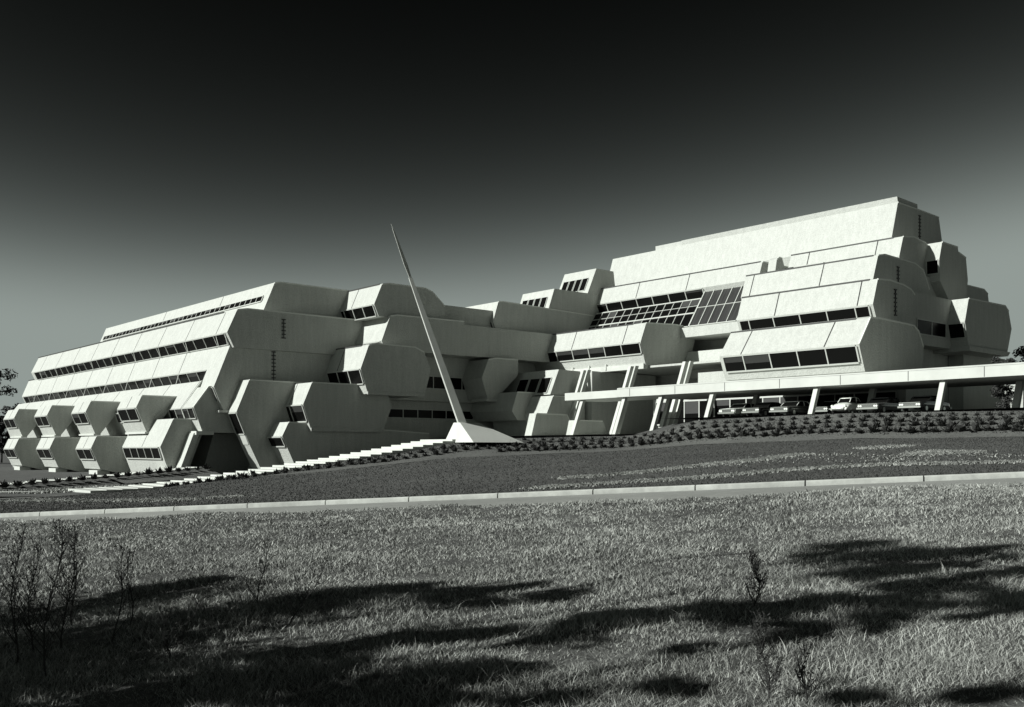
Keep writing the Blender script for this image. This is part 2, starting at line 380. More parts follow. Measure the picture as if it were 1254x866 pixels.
o = block([(82.6,11.95),(80.6,9.4),(81.65,7.0),(92.4,7.0),(92.8,10.0),(91.8,11.45),(90.8,11.95),(84,12.08)], 45.1, 60.4, joints=[48.6, 57.8], rail=(46.5, 60.4))
ribbon(o, (80.66,9.27), (81.25,7.88), 45.45, 59.9, [48.45, 51.45, 54.5, 57.55], 0.14)
o = kblock(1.1, [(92.6,2.2),(113,2.2),(113,10.4),(92.6,10.4)], 47.2, 62)
kend(1.1, o, 47.2, 93.0, 97.5, 7.0, 7.9, 3)
o = kblock(1.086, [(100.9,15.5),(100.0,13.0),(100.9,10.55),(110.4,10.55),(111.5,13.2),(110.7,15.1),(109.8,15.6)], 44.3, 62, 'projecting_bay')
kribbon(1.086, o, (100.05,12.88), (100.55,11.5), 44.5, 46.0, 1, 0.10)
lp = MB(); lp.prism([(109.1,10.92),(109.1,11.45),(120.0,11.45),(119.3,10.92)], 47.8, 66); lp.build('floor_lip', M['concrete'], o, OFF)
kblock(1.1, [(102.6,2.2),(113,2.2),(113,10.04),(102.6,10.04)], 45.6, 47.15)
o = kblock(1.05, [(106.8,23.0),(106.1,21.0),(106.3,18.6),(109.6,15.6),(112.6,15.6),(113.2,19.5),(112.7,22.0),(110.8,22.4),(110.6,22.95)], 49.8, 62, 'projecting_bay')
kribbon(1.05, o, (106.14,20.9), (106.22,19.5), 49.95, 51.2, 1, 0.10)
block([(106.2,16.2),(117,16.2),(117,20.1),(106.2,20.1)], 53.5, 68)
kblock(1.07, [(111.5,10.5),(121.7,10.5),(121.7,17.8),(121.4,18.9),(120.3,19.35),(111.5,19.35)], 51.0, 64)
block([(102.7,2.6),(118,2.6),(118,22),(102.7,22)], 62, 97.2)
block([(92,2.4),(102.6,2.4),(102.6,9.0),(92,9.0)], 62, 72)
# ground-floor glazing under the storeys of the right wing
o = block([(91.0,2.4),(92.4,2.4),(92.4,6.9),(91.0,6.9)], 46, 78, 'ground_floor_wall', m='white')
ribbon(o, (90.99,5.6), (90.99,3.0), 47, 77.5, 14, 0.16, 0.10)

# columns holding the big storey above the entrance (leaning back like the walls)
def lean_col(mb, u, v, z0, z1, w, dpt, k=0.4142):
    dv = (z1-z0)*k
    mb.hexa([(v,u-w/2,z0),(v+dpt,u-w/2,z0),(v+dpt,u+w/2,z0),(v,u+w/2,z0),
             (v+dv,u-w/2,z1),(v+dv+dpt,u-w/2,z1),(v+dv+dpt,u+w/2,z1),(v+dv,u+w/2,z1)])
for u in (79.0, 87.0, 70.7):
    mb = MB(); lean_col(mb, u, 83.9, 0.6, 10.0, 0.42, 0.6); lean_col(mb, u-0.85, 83.9, 0.6, 10.0, 0.2, 0.6)
    mb.build('leaning_column', M['white'], bld, OFF)

# ------------------------------------------------------------------ entrance canopy
cn = empty('entrance_canopy', W(50, 75, 3.0), AL, 'long flat white entrance canopy on slanting white columns in front of the right wing', 'canopy')
CO = (75, 50, 3.0)
mb = MB()
mb.prism([(75.6,5.46),(75.6,6.37),(75.9,6.45),(88,6.45),(88,5.6),(76.2,5.4)], 16, 69.8)
for u in range(20, 69, 6): mb.box((75.585, u, 5.5), (75.599, u+0.05, 6.34), 1)
mb.box((75.57, 16, 6.30), (75.599, 69.75, 6.40), 0)
mb.build('canopy_roof', [M['white'], M['rail']], cn, CO)
mb = MB(); mb.hexa([(75.62,69.8,5.44),(82,69.8,5.44),(82,77.7,5.44),(75.62,77.7,5.40),(75.62,69.8,6.22),(82,69.8,6.22),(82,77.7,6.22),(75.62,77.7,6.22)])
mb.build('canopy_end', M['white'], cn, CO)
for u in (13.0, 24.2, 35.4, 46.6, 57.8, 69.2, 75.4, 64.2):
    mb = MB(); z0 = 2.75 if u < 60 else 0.9
    lean_col(mb, u, 75.0-(3.0-z0)*0.414, z0, 5.42, 0.42, 0.42); mb.build('column', M['white'], cn, CO)
for u in (32, 44.6, 57.0, 68.2):
    mb = MB(); z0 = 2.75 if u < 60 else 0.9
    lean_col(mb, u, 81.0-(3.0-z0)*0.414, z0, 5.45, 0.5, 0.42); mb.build('column', M['white'], cn, CO)

# low rear wing seen under the canopy
rw = empty('rear_garden_wall', W(36, 112, 2.6), AL, 'low pale panelled wall seen under the right end of the canopy', 'wall')
mb = MB(); mb.box((104,40.2,2.4),(132,42,6.6),0)
for z in (4.9, 3.9): mb.box((104,40.13,z),(132,40.198,z+0.1),1)
for v in range(106,132,4): mb.box((v,40.13,3.99),(v+0.08,40.197,4.9),1)
mb.build('wall_panels', [M['concrete'], M['dark']], rw, (112,36,2.6))

# ------------------------------------------------------------------ terrain, as rows fanning out in front of the building
def interp(tab, t):
    xs = [a for a, _ in tab]; ys = [b for _, b in tab]
    return float(np.interp(t, xs, ys))
def kerbY(t): return 30.0/(1+0.359*t)
def kerbZ(t): return -1.345 + 0.057*(t*kerbY(t))
FOOT = [(-1.3,46,-3.0),(-0.5271,54,-2.80),(-0.4431,58,-2.73),(-0.3758,62,-2.60),(-0.3170,66,-2.33),(-0.2497,70,-1.94),(-0.1908,73,-1.66),(-0.1236,76,-1.2),(-0.0563,80,-0.68),(0.0109,83,-0.5),(0.0950,83,-0.22),(0.1875,79,0.34),(0.2631,74,0.57),(0.3556,68,0.74),(0.5271,59,0.74),(1.3,44,0.8)]
CREST = [(-1.3,52,-3.1),(-0.5271,62,-3.1),(-0.4431,66,-3.05),(-0.3758,69.5,-2.98),(-0.2749,74.5,-2.15),(-0.1908,79.2,-1.25),(-0.1236,83.4,-0.5),(-0.0647,87.4,0.45),(-0.0227,93,0.95),(0.0530,98,1.2),(0.1202,95,1.2),(0.1581,91.5,1.75),(0.1875,89,2.6),(0.2295,85.5,2.7),(0.3472,77.0,2.85),(0.5271,67,2.65),(1.3,50,2.7)]
PLAT = [(-1.3,-3.2),(-0.5271,-3.15),(-0.3758,-3.1),(-0.3085,-2.9),(-0.2497,-2.2),(-0.1908,-1.4),(-0.1236,-0.3),(-0.0647,0.8),(0.0530,1.3),(0.1202,1.4),(0.1707,2.6),(0.2127,2.95),(0.5271,2.95),(1.3,2.95)]
def foot(t): return interp([(a,b) for a,b,_ in FOOT], t), interp([(a,c) for a,_,c in FOOT], t)
def crest(t): return interp([(a,b) for a,b,_ in CREST], t), interp([(a,c) for a,_,c in CREST], t)
def plat(t): return interp(PLAT, t)
def wob(x, y, a, s): return a*noise.noise(Vector((x*s, y*s, 3.7)))
def field_z(X, Y): return -1.6 + 0.0085*Y + 0.057*X + 0.0011*min(12.0, max(0.0, X))**2 + wob(X, Y, 0.10, 0.35) + wob(X, Y, 0.04, 1.3)
def ground_z(X, Y):                           # eye-relative height of the ground
    t = max(-1.25, min(1.25, X/max(Y, 0.1)))
    ky = kerbY(t)
    if Y < ky - 6.3: return field_z(X, Y)
    kz = kerbZ(t); fy, fz = foot(t); cy, cz = crest(t)
    if Y <= ky: return kz - 0.15
    if Y <= fy:
        s = (Y-ky)/(fy-ky); return kz + (fz-kz)*s + 0.35*math.sin(math.pi*s)*(0.35 if t > 0 else 0.1)
    if Y <= cy: return fz + (cz-fz)*(Y-fy)/(cy-fy)
    pz = plat(t); s = min(1, (Y-cy)/6)
    return cz + (pz-cz)*s

TS = list(np.linspace(-1.25, 1.25, 201))
def loft(name, rows, matl, label=None, smooth=True):
    """rows(t) -> list of (Y, z) from near to far"""
    vs = []; fs = []; n = None
    for t in TS:
        r = rows(t); n = len(r)
        vs += [(t*Y, Y, z+EYE) for Y, z in r]
    for i in range(len(TS)-1):
        for k in range(n-1):
            a = i*n+k; fs.append((a, a+n, a+n+1, a+1))
    me = bpy.data.meshes.new(name); me.from_pydata(vs, [], fs); me.materials.append(matl)
    if smooth: me.polygons.foreach_set('use_smooth', [True]*len(fs))
    me.update(); o = link(name, me); o['kind'] = 'structure'
    return o
def lawn_rows(t):
    ky = kerbY(t)+0.16; fy, _ = foot(t)
    return [(y, ground_z(t*y, y)-0.01) for y in np.linspace(ky, fy, 18)]
loft('lawn', lawn_rows, M['lawn'])
def bank_rows(t):
    fy, fz = foot(t); cy, cz = crest(t)
    return [(fy+(cy-fy)*s, fz+(cz-fz)*s+0.02*math.sin(9*s+40*t)) for s in np.linspace(0, 1, 9)]
loft('planting_bank', bank_rows, M['mulch'])
def plat_rows(t):
    cy, cz = crest(t)
    return [(cy, cz), (cy+2, ground_z(t*(cy+2), cy+2)), (cy+4, ground_z(t*(cy+4), cy+4)), (cy+6, plat(t)), (cy+30, plat(t)), (cy+90, plat(t)), (330, plat(t)*0.6), (900, 0.0), (5000, 0.0)]
loft('terrace', plat_rows, M['earth'])
loft('road', lambda t: [(kerbY(t)-7.4, kerbZ(t)-1.1), (kerbY(t)-6.6, kerbZ(t)-0.2), (kerbY(t)-3, kerbZ(t)-0.13), (kerbY(t)-0.1, kerbZ(t)-0.15)], M['roadcon'])
# field in front of the road, also under and behind the camera
vs = []; fs = []
xs = np.linspace(-60, 60, 161); ys = list(np.linspace(-60, 0, 25)) + list(np.linspace(1, 50, 80))
for x in xs:
    for y in ys: vs.append((x, y, field_z(x, y)+EYE))
ny = len(ys)
for i in range(len(xs)-1):
    for k in range(ny-1):
        xc = (xs[i]+xs[i+1])/2; yc = ys[k+1]
        if yc > 0.5 and yc + 0.359*xc > 24.2: continue
        if yc <= 0.5 and 0.359*xc + yc > 24.2: continue
        a = i*ny+k; fs.append((a, a+ny, a+ny+1, a+1))
me = bpy.data.meshes.new('field'); me.from_pydata(vs, [], fs); me.materials.append(M['field'])
me.polygons.foreach_set('use_smooth', [True]*len(fs)); me.update()
tag(link('field', me), kind='structure')
# wide sheet below everything, out to the horizon
mb = MB(); mb.poly([(-6000,-6000,-2.6),(6000,-6000,-2.6),(6000,6000,-2.6),(-6000,6000,-2.6)])
tag(mb.build('ground', M['earth'], fix=False), kind='structure')
# kerb in cast lengths
mb = MB(); L0 = -34.0; dirx, diry = 1/math.hypot(1,0.359), -0.359/math.hypot(1,0.359)
nx, nyv = 0.359/math.hypot(1,0.359), 1/math.hypot(1,0.359)
for k in range(26):
    a = L0 + 3.05*k; b = a + 3.01
    P = []
    for q in (a, b):
        X = q*dirx; Y = 30 + q*diry
        z = -1.345 + 0.057*X + EYE
        P.append((X, Y, z))
    (x0,y0,z0),(x1,y1,z1) = P
    w = 0.20
    prof = [(-0.03,-0.32),(-0.02,-0.03),(0.03,0.0),(w,0.0),(w,-0.32)]
    ring = [[(x+nx*p, y+nyv*p, z+q) for p, q in prof] for x, y, z in P]
    i = len(mb.v); mb.v += ring[0] + ring[1]; n = 5
    mb.f.append(tuple(i+j for j in range(n))); mb.m.append(0); mb.f.append(tuple(i+n+j for j in reversed(range(n)))); mb.m.append(0)
    for j in range(n):
        jj = (j+1) % n; mb.f.append((i+j, i+n+j, i+n+jj, i+jj)); mb.m.append(0)
tag(mb.build('kerb', M['kerb']), kind='structure')
mb = MB(); mb.poly([W(63,73.5,1.52), W(99,73.5,1.52), W(99,100,1.52), W(63,100,1.52)])
tag(mb.build('plaza', M['plaza'], fix=False), kind='structure')
# driveway under the canopy
mb = MB()
q = [W(10,73.2,2.97), W(62,73.2,2.97), W(62,91,2.97), W(10,91,2.97)]
mb.poly(q); tag(mb.build('driveway', M['asphalt'], fix=False), kind='structure')

# ------------------------------------------------------------------ long stepped wall beside the stair
def stair(name, p0, p1, n, h, wide, label, m, prof):
    """wide outdoor stair climbing from p0 to p1; its near edge follows that line, treads run back along the facades' direction"""
    (x0,y0),(x1,y1) = p0, p1
    mb = MB(); d = Vector((x1-x0, y1-y0, 0)); wv = Vector((-SA, CA, 0))*wide
    for k in range(n):
        A = Vector((x0,y0,0)) + d*(k/n); Bq = A + d*(1.0/n)*1.0
        zt = float(np.interp((k+0.5)/n, *prof)) + EYE
        c = [A, Bq, Bq+wv, A+wv]
        mb.hexa([(q.x,q.y,zt-h) for q in c] + [(q.x,q.y,zt) for q in c])
    o = mb.build(name, M[m], None, (x0,y0,prof[1][0]+EYE)); o.location = (x0,y0,prof[1][0]+EYE)
    return tag(o, label, 'stair')
stair('outdoor_stair', (-29.3,67.5), (-4.6,89.0), 30, 1.3, 5.0, 'long wide white stair climbing from the lower left up to the spire', 'white',
      ([0,0.13,0.26,0.33,0.46,0.55,0.65,0.82,1.0],[-2.92,-2.8,-2.42,-2.14,-1.62,-1.2,-0.78,0.05,0.98]))
stair('outdoor_stair', (-41.5,75.5), (-30.6,97), 24, 1.5, 3.0, 'thin white flight of low steps running up close to the left wing', 'white',
      ([0,0.5,1.0],[-2.95,-2.42,-1.78]))
mb = MB()
a = [(-41.5,75.5,-3.0),(-36.05,86.25,-2.5),(-30.6,97,-1.86)]
for q, r in zip(a, a[1:]):
    mb.poly([(q[0],q[1],q[2]+EYE),(r[0],r[1],r[2]+EYE),(r[0]+2.6,r[1]-2.2,r[2]-0.75+EYE),(q[0]+2.6,q[1]-2.2,q[2]-0.5+EYE)])
tag(mb.build('planting_strip', M['mulch'], fix=False), kind='structure')
mb = MB(); mb.poly([(-40,61,-2.74+EYE),(-31.5,59.8,-2.66+EYE),(-29.3,61.4,-2.66+EYE),(-40,66,-2.95+EYE)])
tag(mb.build('path', M['pale_path'], fix=False), kind='structure')

# ------------------------------------------------------------------ the leaning spire
sp = empty('leaning_spire', W(69.7, 54, 0.9), AL, 'tall white needle leaning left on a wedge plinth above the stepped wall', 'sculpture')
SO = (54, 69.7, 0.9)
mb = MB()
mb.hexa([(54.2,67.3,0.6),(60.2,67.3,0.6),(60.2,71.6,0.6),(54.2,71.6,0.6),(55.05,70.35,2.44),(57.2,70.35,2.44),(57.2,71.3,2.44),(55.05,71.3,2.44)])
mb.build('plinth', M['white'], sp, SO)
def sp_ring(z, a, b, rot=0.48, k=-0.445):
    v = 55.6 + (z-2.4)*k; u = 70.75 + (z-2.4)*0.012; out = []
    for x, y in ((-a,-b),(a,-b),(a,b),(-a,b)):
        out.append((v + (x*math.cos(rot)+y*math.sin(rot))/2, u + (-x*math.sin(rot)+y*math.cos(rot))/2, z))
    return out
mb = MB()
rings = [sp_ring(2.3,0.74,0.74), sp_ring(10.5,0.52,0.52), sp_ring(15.2,0.31,0.31)]
for a, b in zip(rings, rings[1:]): mb.hexa(a+b)
mb.build('shaft', M['white'], sp, SO)
mb = MB()
rings = [sp_ring(15.2,0.26,0.06,0.0), sp_ring(16.3,0.40,0.06,0.0), sp_ring(19.3,0.14,0.05,0.0)]
for a, b in zip(rings, rings[1:]): mb.hexa(a+b)
mb.build('upper_blade', M['concrete'], sp, SO)
mb = MB(); mb.hexa(sp_ring(18.9,0.09,0.09)+sp_ring(19.7,0.05,0.05)); mb.build('tip', M['white'], sp, SO)

# ------------------------------------------------------------------ plants
def leaf_cloud(mb, c, r, n, size, mi=0, flat=0.7, rnd=random):
    for _ in range(n):
        d = Vector((rnd.gauss(0,1), rnd.gauss(0,1), rnd.gauss(0,1))).normalized()*(rnd.random()**0.45)
        p = Vector(c) + Vector((d.x*r, d.y*r, d.z*r*flat))
        a = Vector((rnd.gauss(0,1), rnd.gauss(0,1), rnd.gauss(0,0.6))).normalized()*size*rnd.uniform(0.6,1.4)
        b = a.cross(Vector((rnd.gauss(0,1), rnd.gauss(0,1), rnd.gauss(0,1)))).normalized()*size*rnd.uniform(0.25,0.55)
        mb.poly([p-a, p+b, p+a, p-b], mi)

def tree(name, X, Y, h, cr, seed, label, group=None, clumps=26, leaves=90, size=0.28, crown_from=0.4, lean=0.0, spread=1.0, cat='tree', zbase=None):
    rnd = random.Random(seed)
    zb = (ground_z(X, Y) if zbase is None else zbase) + EYE
    t = empty(name, (X, Y, zb-0.05), rnd.uniform(0,6), label, cat, group)
    tr = MB(); cw = MB()
    pts = [Vector((lean*h*s*s + 0.15*math.sin(3*s+seed), 0.12*math.sin(4*s+seed*2), h*s*0.97)) for s in np.linspace(0,1,9)]
    r0 = 0.018*h + 0.05
    tr.tube(pts, [r0*(1-0.88*k/8) for k in range(9)], 8)
    for k in range(clumps):
        s = crown_from + (1-crown_from)*(k+rnd.random())/clumps
        i = min(7, int(s*8)); p = pts[i].lerp(pts[i+1], s*8-i)
        env = math.sin(math.pi*min(1, 0.18+0.82*(1-(s-crown_from)/(1-crown_from+1e-6))))**0.7
        ang = rnd.uniform(0, 2*math.pi); rr = cr*env*rnd.uniform(0.35,1.0)*spread
        e = p + Vector((math.cos(ang)*rr, math.sin(ang)*rr, rr*rnd.uniform(0.0,0.45)))
        m2 = p.lerp(e, 0.5) + Vector((0,0,-0.06*rr))
        tr.tube([p, m2, e], [r0*0.32*(1.1-s*0.6), r0*0.18, 0.012], 5)
        leaf_cloud(cw, e, cr*rnd.uniform(0.20,0.40), leaves, size, flat=rnd.uniform(0.5,0.8), rnd=rnd)
        leaf_cloud(cw, m2, cr*rnd.uniform(0.12,0.22), leaves//3, size, flat=0.6, rnd=rnd)
    tr.build('trunk', M['bark'], t, fix=False, smooth=True)
    cw.build('crown', M['leaf'], t, fix=False)
    return t

# trees beside the left wing and by the right-hand drive
for k, (tx, Y, h, cr, sd, lb) in enumerate([
        (-101.2,186,20.5,4.6,3,'tall thin pine at the far left edge beside the building'),
        (-98.4,196,12.0,3.6,5,'dark rounded tree behind the lowest left bays'),
        (-105.1,200,10.0,4.0,6,'low bushy tree at the far left edge behind the pine'),
        (-109.7,190,14,4.5,8,'broad dark tree just outside the left edge')]):
    tree('pine_tree' if k == 0 else 'broadleaf_tree', tx, Y, h, cr, sd, lb, 'trees beyond the left wing', clumps=30, leaves=130, size=0.34, crown_from=0.3 if k else 0.35)
tree('broadleaf_tree', 46.56, 92, 5.6, 1.6, 12, 'young bushy tree standing beside the right end of the canopy', clumps=30, leaves=120, size=0.14, crown_from=0.12, zbase=2.9)
tree('broadleaf_tree', 64.06, 120, 10, 2.6, 13, 'tree cut by the right edge behind the canopy', clumps=26, leaves=110, size=0.2, crown_from=0.25, zbase=2.9)
# trees to the left of the camera that shade the field: where each leaf clump hangs on its tree follows from
# the spot of ground it shades (x, y, radius in metres), carried up the sun ray to the nearest trunk
_sv = Vector((-CA*math.cos(SUN_TH) - SA*math.sin(SUN_TH), -SA*math.cos(SUN_TH) + CA*math.sin(SUN_TH))).normalized()
_sd = Vector((_sv.x*math.cos(SUN_EL), _sv.y*math.cos(SUN_EL), math.sin(SUN_EL)))
_al = -_sv; _pe = Vector((-_al.y, _al.x))      # along and across the shadows
SHADE = [(-5.05, 10.59, 1.08), (-3.61, 8.65, 0.99), (-3.44, 7.21, 0.72), (-2.16, 6.64, 0.45), (-4.59, 8.43, 0.99), (-4.24, 12.08, 0.41), (-4.39, 11.42, 0.48), (-2.44, 9.79, 0.57), (-1.81, 10.42, 0.48), (-1.34, 10.86, 0.32), (-0.91, 11.15, 0.19), (-0.32, 10.41, 0.33), (0.03, 10.46, 0.19), (0.51, 9.72, 0.24), (-0.21, 9.46, 0.23), (-0.56, 9.95, 0.25), (-1.81, 7.78, 0.31), (-1.04, 7.87, 0.3), (-0.45, 7.93, 0.24), (-0.01, 8.14, 0.27), (0.64, 8.12, 0.26), (1.01, 8.39, 0.24), (1.44, 8.41, 0.19), (0.46, 7.53, 0.21), (-0.79, 6.36, 0.44), (-0.09, 6.57, 0.26), (0.37, 5.96, 0.18), (-1.34, 7.05, 0.31), (-1.78, 6.89, 0.34), (-0.34, 6.06, 0.21), (1.8, 8.48, 0.22), (2.07, 8.14, 0.39), (2.4, 8.45, 0.2), (1.39, 7.1, 0.13), (4.19, 12.36, 0.31), (4.55, 12.36, 0.25), (4.34, 11.27, 0.5), (4.12, 10.14, 0.34), (3.66, 10.06, 0.31), (3.74, 11.76, 0.2), (3.84, 9.26, 0.23), (2.96, 8.34, 0.3), (2.99, 7.75, 0.2), (2.22, 7.39, 0.22), (2.83, 7.28, 0.12), (5.56, 11.25, 0.26), (5.5, 10.68, 0.17), (4.75, 10.31, 0.23), (4.83, 9.61, 0.25), (4.2, 9.04, 0.31), (4.27, 8.22, 0.3), (3.59, 8.5, 0.19), (3.8, 7.68, 0.17), (1.04, 6.11, 0.13), (2.07, 5.67, 0.11), (2.8, 5.61, 0.13), (3.53, 8.03, 0.2), (5.56, 9.83, 0.41), (4.45, 7.98, 0.35)]
trunks = [(10.2,-6.6,'tall slim tree left of the camera, farthest ahead of the photographer'),
          (9.0,-5.6,'leafy tree left of the camera just behind the farthest one'),
          (7.9,-6.4,'many-limbed tree left of the camera in the middle of the row'),
          (6.9,-5.6,'bushy low-limbed tree left of the camera near the middle of the row'),
          (5.7,-6.2,'tall open-crowned tree left of the camera level with the photographer'),
          (4.0,-5.6,'sparse tree left of the camera nearest the photographer')]
hung = [[] for _ in trunks]
for X, Y, cr in SHADE:
    z = field_z(X, Y); P = Vector((X, Y))
    w = P.dot(_pe); k = min(range(len(trunks)), key=lambda q: abs(trunks[q][0]-w))
    run = P.dot(_al) - trunks[k][1]
    c = P + _sv*run; r = 1.42*cr
    hung[k].append((c.x, c.y, z + run*math.tan(SUN_EL), r))
for k, (w, a, lb) in enumerate(trunks):
    rnd = random.Random(300+k); b2 = _pe*w + _al*a; zb = field_z(b2.x, b2.y)
    t = empty('broadleaf_tree', (b2.x, b2.y, zb+EYE-0.05), 0, lb, 'tree', 'trees shading the field')
    hs = [q[2]-zb for q in hung[k]]; H = max(hs)+0.7
    tr = MB(); cw = MB()
    tp = lambda h: Vector((0.10*math.sin(0.9*h+k), 0.10*math.sin(0.7*h+2*k), h))
    tr.tube([tp(H*q/9) for q in range(10)], [0.085*(1-0.85*q/9)+0.008 for q in range(10)], 8)
    for (cx_, cy_, cz_, r) in hung[k]:
        e = Vector((cx_-b2.x, cy_-b2.y, cz_-zb)); st0 = tp(max(0.6, e.z-0.55*math.hypot(e.x, e.y)-0.5))
        m2 = st0.lerp(e, 0.55) + Vector((0,0,-0.06))
        tr.tube([st0, m2, e], [0.03, 0.02, 0.008], 5)
        nsub = max(5, int(11*r/0.5))
        for q in range(nsub):                   # a spray of twigs with leaves round the limb's end
            d = Vector((rnd.gauss(0,1), rnd.gauss(0,1), rnd.gauss(0,0.8))).normalized()*r*rnd.uniform(0.3,1.0)
            tr.tube([m2.lerp(e, 0.8), e+d], [0.008, 0.003], 4)
            leaf_cloud(cw, e+d*0.8, r*rnd.uniform(0.40,0.85), int(78*min(1.6, max(0.5, r/0.5))), 0.078, flat=0.8, rnd=rnd)
    tr.build('trunk', M['bark'], t, fix=False, smooth=True)
    cw.build('crown', M['leaf'], t, fix=False)

# shrubs planted in rows on the bank
shrub_me = []
for k in range(6):
    rnd = random.Random(50+k); mb = MB()
    for _ in range(46):
        a = rnd.uniform(0, 6.283); el = rnd.uniform(0.25, 1.35); ln = rnd.uniform(0.28, 0.56)
        d = Vector((math.cos(a)*math.cos(el), math.sin(a)*math.cos(el), math.sin(el)))
        side = d.cross(Vector((0,0,1))).normalized()*rnd.uniform(0.05,0.10)
        b = Vector((rnd.gauss(0,0.05), rnd.gauss(0,0.05), 0.0))
        mb.poly([b, b+d*ln*0.55+side, b+d*ln+Vector((0,0,-0.05)), b+d*ln*0.55-side])
    shrub_me.append(mb.mesh('shrub', [M['shrub']], fix=False))
spots = []
for row in range(4):
    q = 0.22 + 0.20*row
    t = -0.0126 + 0.005*(row % 2)
    while t < 0.534:
        fy, fz = foot(t); cy, cz = crest(t)
        y = fy + (cy-fy)*(q + random.uniform(-0.03, 0.03)); spots.append((t*y, y, fz+(cz-fz)*(y-fy)/(cy-fy), 1.22-0.15*row))
        t += 0.90/((fy+cy)/2)*random.uniform(0.85, 1.15)
for row in range(2):
    t = -0.3548 + 0.0059*row
    while t < -0.0126:
        fy, fz = foot(t); cy, cz = crest(t)
        y = fy + (cy-fy)*(0.40 + 0.26*row + random.uniform(-0.05, 0.05)); spots.append((t*y, y, fz+(cz-fz)*(y-fy)/(cy-fy), 0.95))
        t += random.uniform(0.0093, 0.0126)
for k in range(20):
    s = (k+0.5)/20; spots.append((-41.5+10.9*s+0.7, 75.5+21.5*s-0.6, -3.12+1.17*s, 1.25))
for k, (X, Y, z, sc) in enumerate(spots):
    o = link('shrub', shrub_me[k % 6])
    o.location = (X, Y, (ground_z(X, Y) if z is None else z)+EYE-0.02); o.rotation_euler = (0, 0, random.uniform(0, 6.28))
    q = sc*random.uniform(0.8, 1.25); o.scale = (q, q, q*random.uniform(0.85, 1.15))
    tag(o, 'small dark shrub planted in the rows along the planted bank and stepped walls', 'shrub', 'shrubs planted in rows')

# leafy ground cover between the shrubs
NC = 11000; P = np.empty((NC,3))
for i in range(NC):
    t = rng.uniform(-0.359, 0.534); fy, fz = foot(t); cy, cz = crest(t); q = rng.uniform(0.12 if t > -0.02 else 0.3, 1.0)
    y = fy+(cy-fy)*q; P[i] = (t*y, y, fz+(cz-fz)*q+EYE-0.03)

# bare saplings and weeds in the field
def sapling(X, Y, h, seed, lean, label, nb=14, spread=0.35):
    rnd = random.Random(seed); mb = MB()
    base = Vector((0,0,-0.05))
    pts = [base + Vector((lean*h*s + 0.03*math.sin(7*s+seed), 0.03*math.sin(5*s+2*seed), h*s)) for s in np.linspace(0,1,7)]
    mb.tube(pts, [0.0080*(1-0.8*k/6)*(0.7+h*0.35) for k in range(7)], 5)
    for k in range(nb):
        s = rnd.uniform(0.12, 0.95); i = min(5, int(s*6)); p = pts[i].lerp(pts[i+1], s*6-i)
        a = rnd.uniform(0, 6.283); ln = h*spread*(1.1-s)*rnd.uniform(0.5,1.0)+0.05
        e = p + Vector((math.cos(a)*ln*0.5, math.sin(a)*ln*0.5, ln*0.9)); mid = p.lerp(e,0.5)+Vector((math.cos(a),math.sin(a),0))*ln*0.08
        mb.tube([p,mid,e], [0.0032,0.0025,0.0012], 4)
        for _ in range(3):
            q = p.lerp(e, rnd.uniform(0.3,1)); a2 = rnd.uniform(0,6.283); l2 = ln*rnd.uniform(0.2,0.4)
            mb.tube([q, q+Vector((math.cos(a2)*l2*0.6, math.sin(a2)*l2*0.6, l2*0.8))], [0.002,0.001], 3)
            if rnd.random() < 0.6:
                leaf_cloud(mb, q, 0.05, 2, 0.014, rnd=rnd)
    o = mb.build('bare_sapling', M['twig'], None, fix=False)
    o.location = (X, Y, field_z(X, Y)+EYE)
    tag(o, label, 'sapling', 'bare saplings in the field')
for X, Y, h, sd, ln, lb in [
        (-4.05,7.88,1.16,1,0.05,'thin bare sapling nearest the left edge of the field'),
        (-4.15,8.36,1.05,14,0.06,'short twiggy sapling second from the left edge'),
        (-3.59,7.44,1.24,2,0.10,'tallest dark bare sapling in the left clump'),
        (-3.87,8.33,1.09,3,0.12,'bare sapling leaning right in the left clump'),
        (-4.39,9.69,1.06,4,0.05,'fine bare sapling at the right of the left clump'),
        (-3.53,8.62,0.94,5,0.10,'pair-stemmed bare sapling right of the left clump'),
        (-3.64,9.23,0.79,6,0.02,'thin upright sapling beside the pair-stemmed one'),
        (-2.83,7.93,0.50,7,0.05,'small dead weed stalk in the shaded grass at left'),
        (-2.79,8.19,0.48,8,0.25,'small leaning weed stalk in the shaded grass at left'),
        (-2.57,9.84,0.74,9,0.10,'slender bare sapling standing left of centre in the field'),
        (-2.06,8.90,0.79,10,0.55,'bare sapling leaning strongly to the right, left of centre'),
        (2.13,8.50,0.52,11,0.02,'bushy bare sapling standing right of centre in the field'),
        (1.50,5.73,0.58,12,-0.03,'twiggy sapling at the bottom edge below the bushy one'),
        (1.68,5.60,0.43,13,0.05,'thin dead stalk at the bottom edge right of centre')]:
    sapling(X, Y, h, sd, ln, lb, nb={1:38,2:40,3:38,14:36,4:26,11:60,12:44}.get(sd,16))

